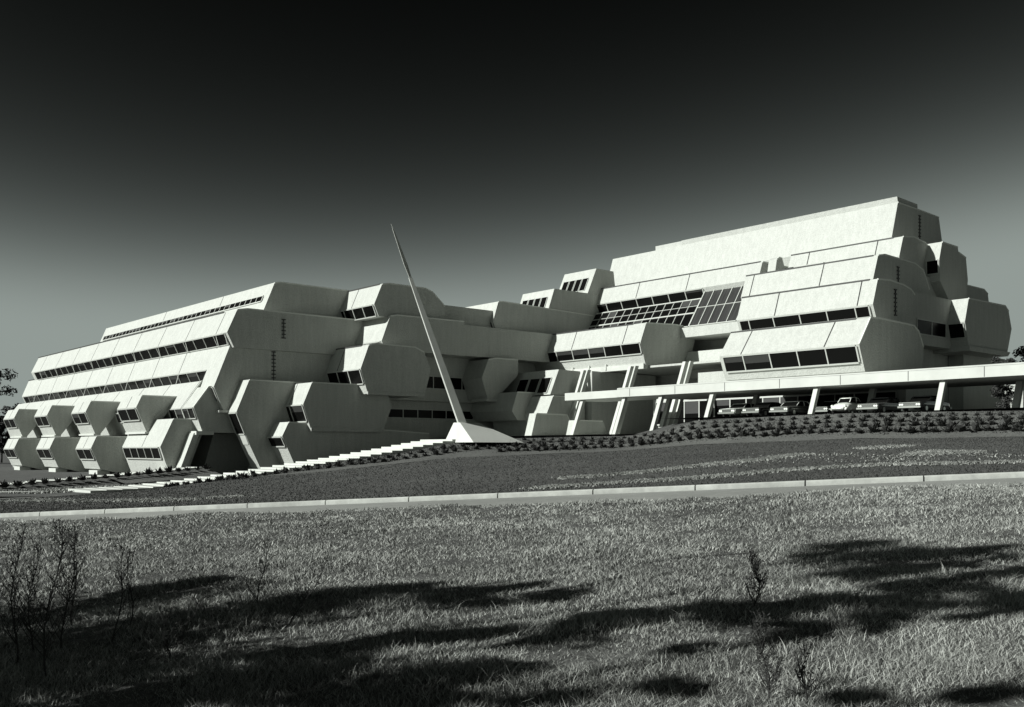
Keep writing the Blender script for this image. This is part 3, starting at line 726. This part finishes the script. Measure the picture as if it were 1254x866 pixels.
def blades(name, pos, hgt, wid, matl, label, cat='grass', lean=0.5):
    n = len(pos); a = rng.uniform(0, 2*np.pi, n); b = rng.uniform(0, 2*np.pi, n)
    side = np.stack([np.cos(a), np.sin(a), np.zeros(n)], 1)*wid[:,None]*0.5
    ld = np.stack([np.cos(b), np.sin(b), np.zeros(n)], 1)*(hgt*lean*rng.uniform(0.2,1.3,n))[:,None]
    up = np.stack([np.zeros(n), np.zeros(n), hgt], 1)
    v = np.empty((n,5,3), np.float32)
    v[:,0] = pos-side; v[:,1] = pos+side
    m = pos + ld*0.35 + up*0.6
    v[:,2] = m+side*0.75; v[:,3] = m-side*0.75; v[:,4] = pos+ld+up
    me = bpy.data.meshes.new(name)
    me.vertices.add(n*5); me.vertices.foreach_set('co', v.reshape(-1))
    base = np.arange(n)[:,None]*5
    loops = np.concatenate([base+np.array([[0,1,2,3]]), base+np.array([[3,2,4]])], 1).reshape(-1)
    me.loops.add(len(loops)); me.loops.foreach_set('vertex_index', loops.astype(np.int32))
    me.polygons.add(n*2)
    ls = (np.arange(n)[:,None]*7 + np.array([[0,4]])).reshape(-1)
    me.polygons.foreach_set('loop_start', ls.astype(np.int32))
    me.update(calc_edges=True); me.validate()
    me.materials.append(matl)
    o = link(name, me); return tag(o, label, cat, None, 'stuff')

def fz_np(X, Y):
    return np.array([field_z(x, y) for x, y in zip(X, Y)])
NB = 640000
Yb = 4.6*np.exp(rng.uniform(0, math.log(32/4.6), NB))
Xb = Yb*rng.uniform(-0.9, 0.95, NB)
Yl = Yb + 0.359*Xb
k = (Yl < 24.3); Xb, Yb = Xb[k], Yb[k]
cl = np.array([noise.noise(Vector((x*0.9, y*0.9, 0))) for x, y in zip(Xb, Yb)])
h = (0.025 + 0.040*rng.random(len(Xb)))*(1+0.5*cl)
tuft = (rng.random(len(Xb)) < 0.05) & (cl > 0.0); h[tuft] *= rng.uniform(1.3, 2.3, tuft.sum())
blades('field_grass', np.stack([Xb, Yb, fz_np(Xb, Yb)+EYE-0.01], 1), h, np.maximum(0.0045, Yb*0.0007)*rng.uniform(0.6,1.5,len(Xb)), M['blade'], 'rough dry grass covering the field in the foreground', lean=1.3)
blades('ground_cover', P, rng.uniform(0.04,0.16,NC), rng.uniform(0.05,0.12,NC), M['cover'], 'low leafy ground cover between the shrubs on the bank', 'ground cover', lean=1.0)
# short mown grass on the lawn and straw lines left on it
NL = 110000
tt = rng.uniform(-0.60, 0.60, NL); ss = rng.random(NL)**1.5
P = np.empty((NL,3)); D = np.empty(NL)
for i in range(NL):
    t = tt[i]; ky = kerbY(t)+0.3; fy = foot(t)[0]; y = ky+(fy-ky)*ss[i]
    P[i] = (t*y, y, ground_z(t*y, y)+EYE-0.02); D[i] = y
blades('lawn_grass', P, rng.uniform(0.025,0.055,NL), D*0.0009*rng.uniform(0.6,1.4,NL), M['lawnblade'], 'short mown grass on the lawn between kerb and bank', lean=0.7)
def straw(pts, n, wid, seed):
    """n straws scattered along a line on the lawn: pts = (x, y, relative width)"""
    out = []; L_ = [0.0]
    for a, b in zip(pts, pts[1:]): L_.append(L_[-1] + math.hypot(b[0]-a[0], b[1]-a[1]))
    for _ in range(int(n*1.8)):
        q = L_[-1]*(rng.beta(1.6, 1.6) if L_[-1] < 8 else rng.random())
        if noise.noise(Vector((q*0.8, seed, 0))) < -0.25 and rng.random() < 0.8: continue
        x, y, k = (float(np.interp(q, L_, [p[c] for p in pts])) for c in range(3))
        x += rng.normal(0, 0.2); y += rng.normal(0, wid*k)
        out.append((x, y, ground_z(x, y)+EYE))
    return out
S = []
S += straw([(1.92, 36.2, 1), (5.43, 37.3, 1), (7.62, 38.89, 1), (10.31, 40.47, 1), (13.0, 43.2, 1)], 6500, 0.42, 1.0)
S += straw([(0.74, 31.4, 1), (4.04, 31.42, 1), (5.83, 31.09, 1), (9.02, 32.21, 1), (12.17, 31.96, 1), (15.34, 29.1, 1)], 8500, 0.34, 2.0)
S += straw([(15.82, 44.48, 1), (17.31, 45.96, 1), (19.19, 47.27, 1)], 900, 0.7, 3.0)
S += straw([(14.97, 36.71, 0.2), (16.27, 37.73, 0.9), (17.06, 38.08, 1.2), (17.88, 37.11, 0.2)], 2400, 1, 4.0)
S += straw([(12.32, 33.86, 0.3), (14.41, 34.76, 1.5), (17.27, 33.51, 0.4)], 350, 1.4, 4.6)
S += straw([(7.37, 37.65, 0.4), (11.54, 41.23, 1.6), (14.22, 39.99, 0.6)], 300, 1.6, 8.2)
S += straw([(-20.14, 45.04, 1), (-16.63, 42.36, 1), (-12.6, 38.72, 1)], 2000, 0.5, 5.0)
S += straw([(-12.61, 39.77, 1), (-10.62, 38.63, 1)], 350, 0.4, 6.0)
S += straw([(-27.27, 51.73, 1), (-23.61, 48.67, 1), (-20.67, 46.22, 1)], 1500, 0.8, 7.0)
S = np.array(S); n = len(S)
blades('straw_litter', S, rng.uniform(0.03,0.07,n), rng.uniform(0.025,0.055,n), M['straw'], 'pale straw lying in lines and patches on the lawn', 'straw', lean=1.5)
# dry grass patch between the two stepped walls
NP = 9000
s1 = rng.random(NP); s2 = rng.random(NP)
X = -41+13.4*s1 + (2.0+6.0*s2)*1.0; Y = 72+25*s1 - (2.0+6.0*s2)*0.6
Z = np.array([ground_z(x, y) for x, y in zip(X, Y)])+EYE-0.02
blades('dry_grass_patch', np.stack([X,Y,Z],1), rng.uniform(0.08,0.2,NP), rng.uniform(0.06,0.12,NP), M['blade'], 'pale dry grass between the two stepped walls', lean=0.8)

# ------------------------------------------------------------------ parked cars
def car_paint(name, g, rough=0.25):
    m = mat(name, g, rough); m.node_tree.nodes['Principled BSDF'].inputs['Coat Weight'].default_value = 0.6
    return m
def loft_sections(mb, secs, mi=0, n=14, p=4.0):
    """secs: (x, halfwidth, z0, z1) rounded-box sections along x"""
    base = len(mb.v)
    for x, hw, z0, z1 in secs:
        c = (z0+z1)/2; hh = (z1-z0)/2
        for q in range(n):
            a = 2*math.pi*q/n; ca, sa = math.cos(a), math.sin(a)
            mb.v.append((x, hw*math.copysign(abs(ca)**(2/p), ca), c + hh*math.copysign(abs(sa)**(2/p), sa)))
    for i in range(len(secs)-1):
        for q in range(n):
            w = (q+1) % n
            mb.f.append((base+i*n+q, base+i*n+w, base+(i+1)*n+w, base+(i+1)*n+q)); mb.m.append(mi)
    mb.f.append(tuple(base+q for q in range(n))); mb.m.append(mi)
    mb.f.append(tuple(base+(len(secs)-1)*n+q for q in reversed(range(n)))); mb.m.append(mi)
def wheel(par, x, y, r, w):
    mb = MB(); mb.tube([(x,y-w/2,r),(x,y+w/2,r)], r, 18); t = mb.build('wheel', M['tyre'], par)
    mb = MB(); s = 1 if y > 0 else -1
    mb.tube([(x,y+s*w*0.42,r),(x,y+s*(w/2+0.02),r)], r*0.58, 14); mb.build('hubcap', M['chrome'], t)
def sedan(u, v, paint, label, roof=None, kind='sedan', L=5.2, hw=0.97, dz=0.0):
    c = empty('parked_car', W(u*0.983, v*0.983, 2.975+dz), AL, label, 'car', 'cars parked under the canopy')
    b = MB()
    if kind == 'beetle':
        loft_sections(b, [(0.0,0.45,0.32,0.52),(0.12,0.60,0.28,0.66),(0.5,0.66,0.25,0.86),(1.0,0.68,0.25,0.98),(1.4,0.70,0.25,1.02),(2.6,0.72,0.25,1.02),(3.2,0.70,0.28,0.98),(3.8,0.60,0.32,0.72),(4.05,0.35,0.38,0.52)], p=3.0)
        for x0 in (0.75, 3.25):
            for s in (-1, 1):
                loft_sections(b, [(x0-0.52,0.10,0.30,0.42),(x0-0.35,0.16,0.28,0.66),(x0,0.19,0.28,0.80),(x0+0.38,0.16,0.28,0.62),(x0+0.6,0.10,0.28,0.36)], p=2.4)
                for k in range(5*14): x_, y_, z_ = b.v[-1-k]; b.v[-1-k] = (x_, y_ + s*0.62, z_)
        b.build('body', paint, c, smooth=True)
        g = MB(); loft_sections(g, [(1.18,0.60,0.95,1.02),(1.5,0.58,0.95,1.36),(2.0,0.58,0.95,1.47),(2.7,0.56,0.95,1.40),(3.3,0.50,0.92,1.02)], p=3.0); g.build('windows', M['glass'], c, smooth=True)
        r = MB(); loft_sections(r, [(1.46,0.50,1.33,1.375),(1.8,0.53,1.40,1.475),(2.3,0.53,1.42,1.495),(2.8,0.50,1.34,1.42),(3.3,0.44,1.0,1.06)], p=3.0)
        for s in (-1, 1):
            r.tube([(1.16,0.56*s,1.0),(1.5,0.50*s,1.38)], 0.035, 6); r.tube([(2.2,0.60*s,1.0),(2.25,0.54*s,1.44)], 0.035, 6)
        r.build('roof', paint, c, smooth=True)
        for s in (-1, 1):
            h = MB(); h.tube([(0.24,0.60*s,0.66),(0.34,0.60*s,0.68)], 0.10, 14); h.build('headlight', M['lamp'], c)
        bp = MB(); bp.box((-0.10,-0.68,0.36),(-0.02,0.68,0.45)); bp.build('bumper', M['chrome'], c)
        for x in (0.75, 3.2):
            for s in (-1, 1): wheel(c, x, s*0.66, 0.32, 0.16)
        return c
    loft_sections(b, [(0.0,hw-0.08,0.40,0.74),(0.10,hw-0.02,0.34,0.84),(0.9,hw,0.28,0.92),(1.55,hw,0.27,0.97),(2.6,hw,0.27,1.00),(3.9,hw,0.27,1.00),(L-0.25,hw-0.03,0.33,0.93),(L-0.02,hw-0.10,0.42,0.82)], p=7.0)
    b.build('body', paint, c, smooth=False)
    if kind != 'open':
        g = MB(); loft_sections(g, [(1.55,hw-0.12,0.92,0.99),(2.15,hw-0.20,0.92,1.36),(3.35,hw-0.20,0.92,1.38),(4.0,hw-0.14,0.92,1.00)], p=8.0); g.build('windows', M['glass'], c)
        r = MB(); loft_sections(r, [(2.06,hw-0.22,1.335,1.38),(2.3,hw-0.20,1.365,1.42),(3.2,hw-0.20,1.37,1.425),(3.5,hw-0.24,1.31,1.37)], p=6.0)
        for s in (-1, 1):
            r.tube([(1.56,(hw-0.14)*s,0.99),(2.12,(hw-0.21)*s,1.37)], 0.03, 5); r.tube([(2.75,(hw-0.10)*s,0.98),(2.75,(hw-0.20)*s,1.38)], 0.035, 5)
            r.tube([(3.95,(hw-0.16)*s,0.98),(3.4,(hw-0.22)*s,1.36)], 0.06, 5)
        r.build('roof', roof or paint, c)
    gr = MB(); gr.box((-0.035,-hw+0.42,0.50),(0.02,hw-0.42,0.74),0)
    for k in range(4): gr.box((-0.055,-hw+0.42,0.53+0.055*k),(-0.036,hw-0.42,0.548+0.055*k),1)
    gr.box((-0.06,-hw+0.10,0.76),(0.06,hw-0.10,0.80),1)
    gr.build('grille', [M['black'], M['chrome']], c)
    for s in (-1, 1):
        for q in (0.17, 0.36):
            h = MB(); h.tube([(-0.06,(hw-q)*s,0.63),(0.02,(hw-q)*s,0.63)], 0.088, 12); h.build('headlight', M['lamp'], c)
    bp = MB(); bp.box((-0.16,-hw+0.02,0.36),(-0.04,hw-0.02,0.50)); bp.build('bumper', M['chrome'], c)
    bp = MB(); bp.box((L+0.0,-hw+0.02,0.38),(L+0.12,hw-0.02,0.52)); bp.build('bumper', M['chrome'], c)
    tr = MB()
    for s in (-1, 1): tr.box((0.5, s*(hw+0.004)-0.012, 0.66),(L-0.4, s*(hw+0.004)+0.012, 0.70))
    tr.build('side_trim', M['chrome'], c)
    for x in (0.95, L-1.15):
        for s in (-1, 1): wheel(c, x, s*(hw-0.13), 0.34, 0.2)
    return c
pw = car_paint('white_car_paint', 0.7); pd = car_paint('dark_car_paint', 0.02); pm = car_paint('mid_grey_car_paint', 0.08); pl = car_paint('pale_car_paint', 0.5); pb = car_paint('black_car_paint', 0.012)
sedan(57.1, 77.4, pl, 'pale sedan, leftmost of the cars under the canopy', dz=0.02)
sedan(54.2, 77.2, pd, 'dark sedan with bright chrome grille between the pale sedan and white-roofed car', dz=0.02)
sedan(51.0, 77.0, pm, 'grey sedan with a white roof right of the dark chrome-fronted sedan', roof=pw)
sedan(48.4, 79.4, pb, 'black sedan set back in the shade left of the rounded white car')
sedan(45.2, 77.0, pw, 'small rounded white car with curved fenders under the canopy', kind='beetle', dz=0.06)
sedan(42.4, 77.2, pm, 'grey sedan with wide bright grille right of the small white car', roof=pd)
sedan(38.7, 77.2, pb, 'black sedan with twin headlights beside the rightmost visible column')
sedan(27.0, 86.5, pl, 'pale car parked beyond the canopy behind the young tree')
sedan(24.3, 87.5, pm, 'grey car at the right edge beyond the canopy')

# ------------------------------------------------------------------ light, sky, camera
TH, EL = SUN_TH, SUN_EL                      # sun: swung 17.5 degrees from the facades' normal, 30 degrees high
sv = Vector((-CA*math.cos(TH) - SA*math.sin(TH), -SA*math.cos(TH) + CA*math.sin(TH), 0)).normalized()
sdir = Vector((sv.x*math.cos(EL), sv.y*math.cos(EL), math.sin(EL)))
sun = bpy.data.lights.new('sun', 'SUN'); sun.energy = 4.6; sun.angle = R(0.5); sun.color = (0.985, 1.0, 0.965)
so = bpy.data.objects.new('sun', sun); COL.objects.link(so)
so.rotation_euler = sdir.to_track_quat('Z', 'Y').to_euler(); so.location = (-20, -10, 40)

wd = bpy.data.worlds.new('World'); SC.world = wd; wd.use_nodes = True
nt = wd.node_tree; N = nt.nodes; L = nt.links
bg = N['Background']
sk = N.new('ShaderNodeTexSky'); sk.sky_type = 'NISHITA'; sk.sun_disc = False
sk.sun_elevation = EL; sk.sun_rotation = math.atan2(sdir.x, sdir.y)
sk.dust_density = 0.3; sk.air_density = 1.0; sk.ozone_density = 2.0
sp_ = N.new('ShaderNodeSeparateColor'); L.new(sk.outputs['Color'], sp_.inputs['Color'])
pw_ = N.new('ShaderNodeMath'); pw_.operation = 'POWER'; pw_.inputs[1].default_value = 5.3     # deep red filter: blue sky goes nearly black
mn_ = N.new('ShaderNodeMath'); mn_.operation = 'SMOOTH_MIN'; mn_.inputs[1].default_value = 2.6; mn_.inputs[2].default_value = 0.9       # film latitude: the glow round the sun does not grow with the power
L.new(sp_.outputs['Red'], mn_.inputs[0]); L.new(mn_.outputs[0], pw_.inputs[0])
cm = N.new('ShaderNodeCombineColor')
for ch, k in zip(('Red','Green','Blue'), (0.0120, 0.0137, 0.0128)):
    mu = N.new('ShaderNodeMath'); mu.operation = 'MULTIPLY'; mu.inputs[1].default_value = k
    L.new(pw_.outputs[0], mu.inputs[0]); L.new(mu.outputs[0], cm.inputs[ch])
L.new(cm.outputs['Color'], bg.inputs['Color'])
bg.inputs['Strength'].default_value = 0.10

cam = bpy.data.cameras.new('camera'); co = bpy.data.objects.new('camera', cam); COL.objects.link(co)
co.location = (0, 0, EYE); co.rotation_euler = (R(90), 0, 0)
cam.sensor_fit = 'HORIZONTAL'; cam.sensor_width = 36.0; cam.lens = 36.0*1189.45/1254.0
cam.shift_y = (550.0-433.0)/1254.0
cam.clip_start = 0.1; cam.clip_end = 8000
SC.camera = co
SC.view_settings.view_transform = 'Standard'; SC.view_settings.look = 'None'
SC.view_settings.exposure = 0.58; SC.view_settings.gamma = 1.0
SC.view_settings.use_curve_mapping = False
SC.cycles.max_bounces = 6
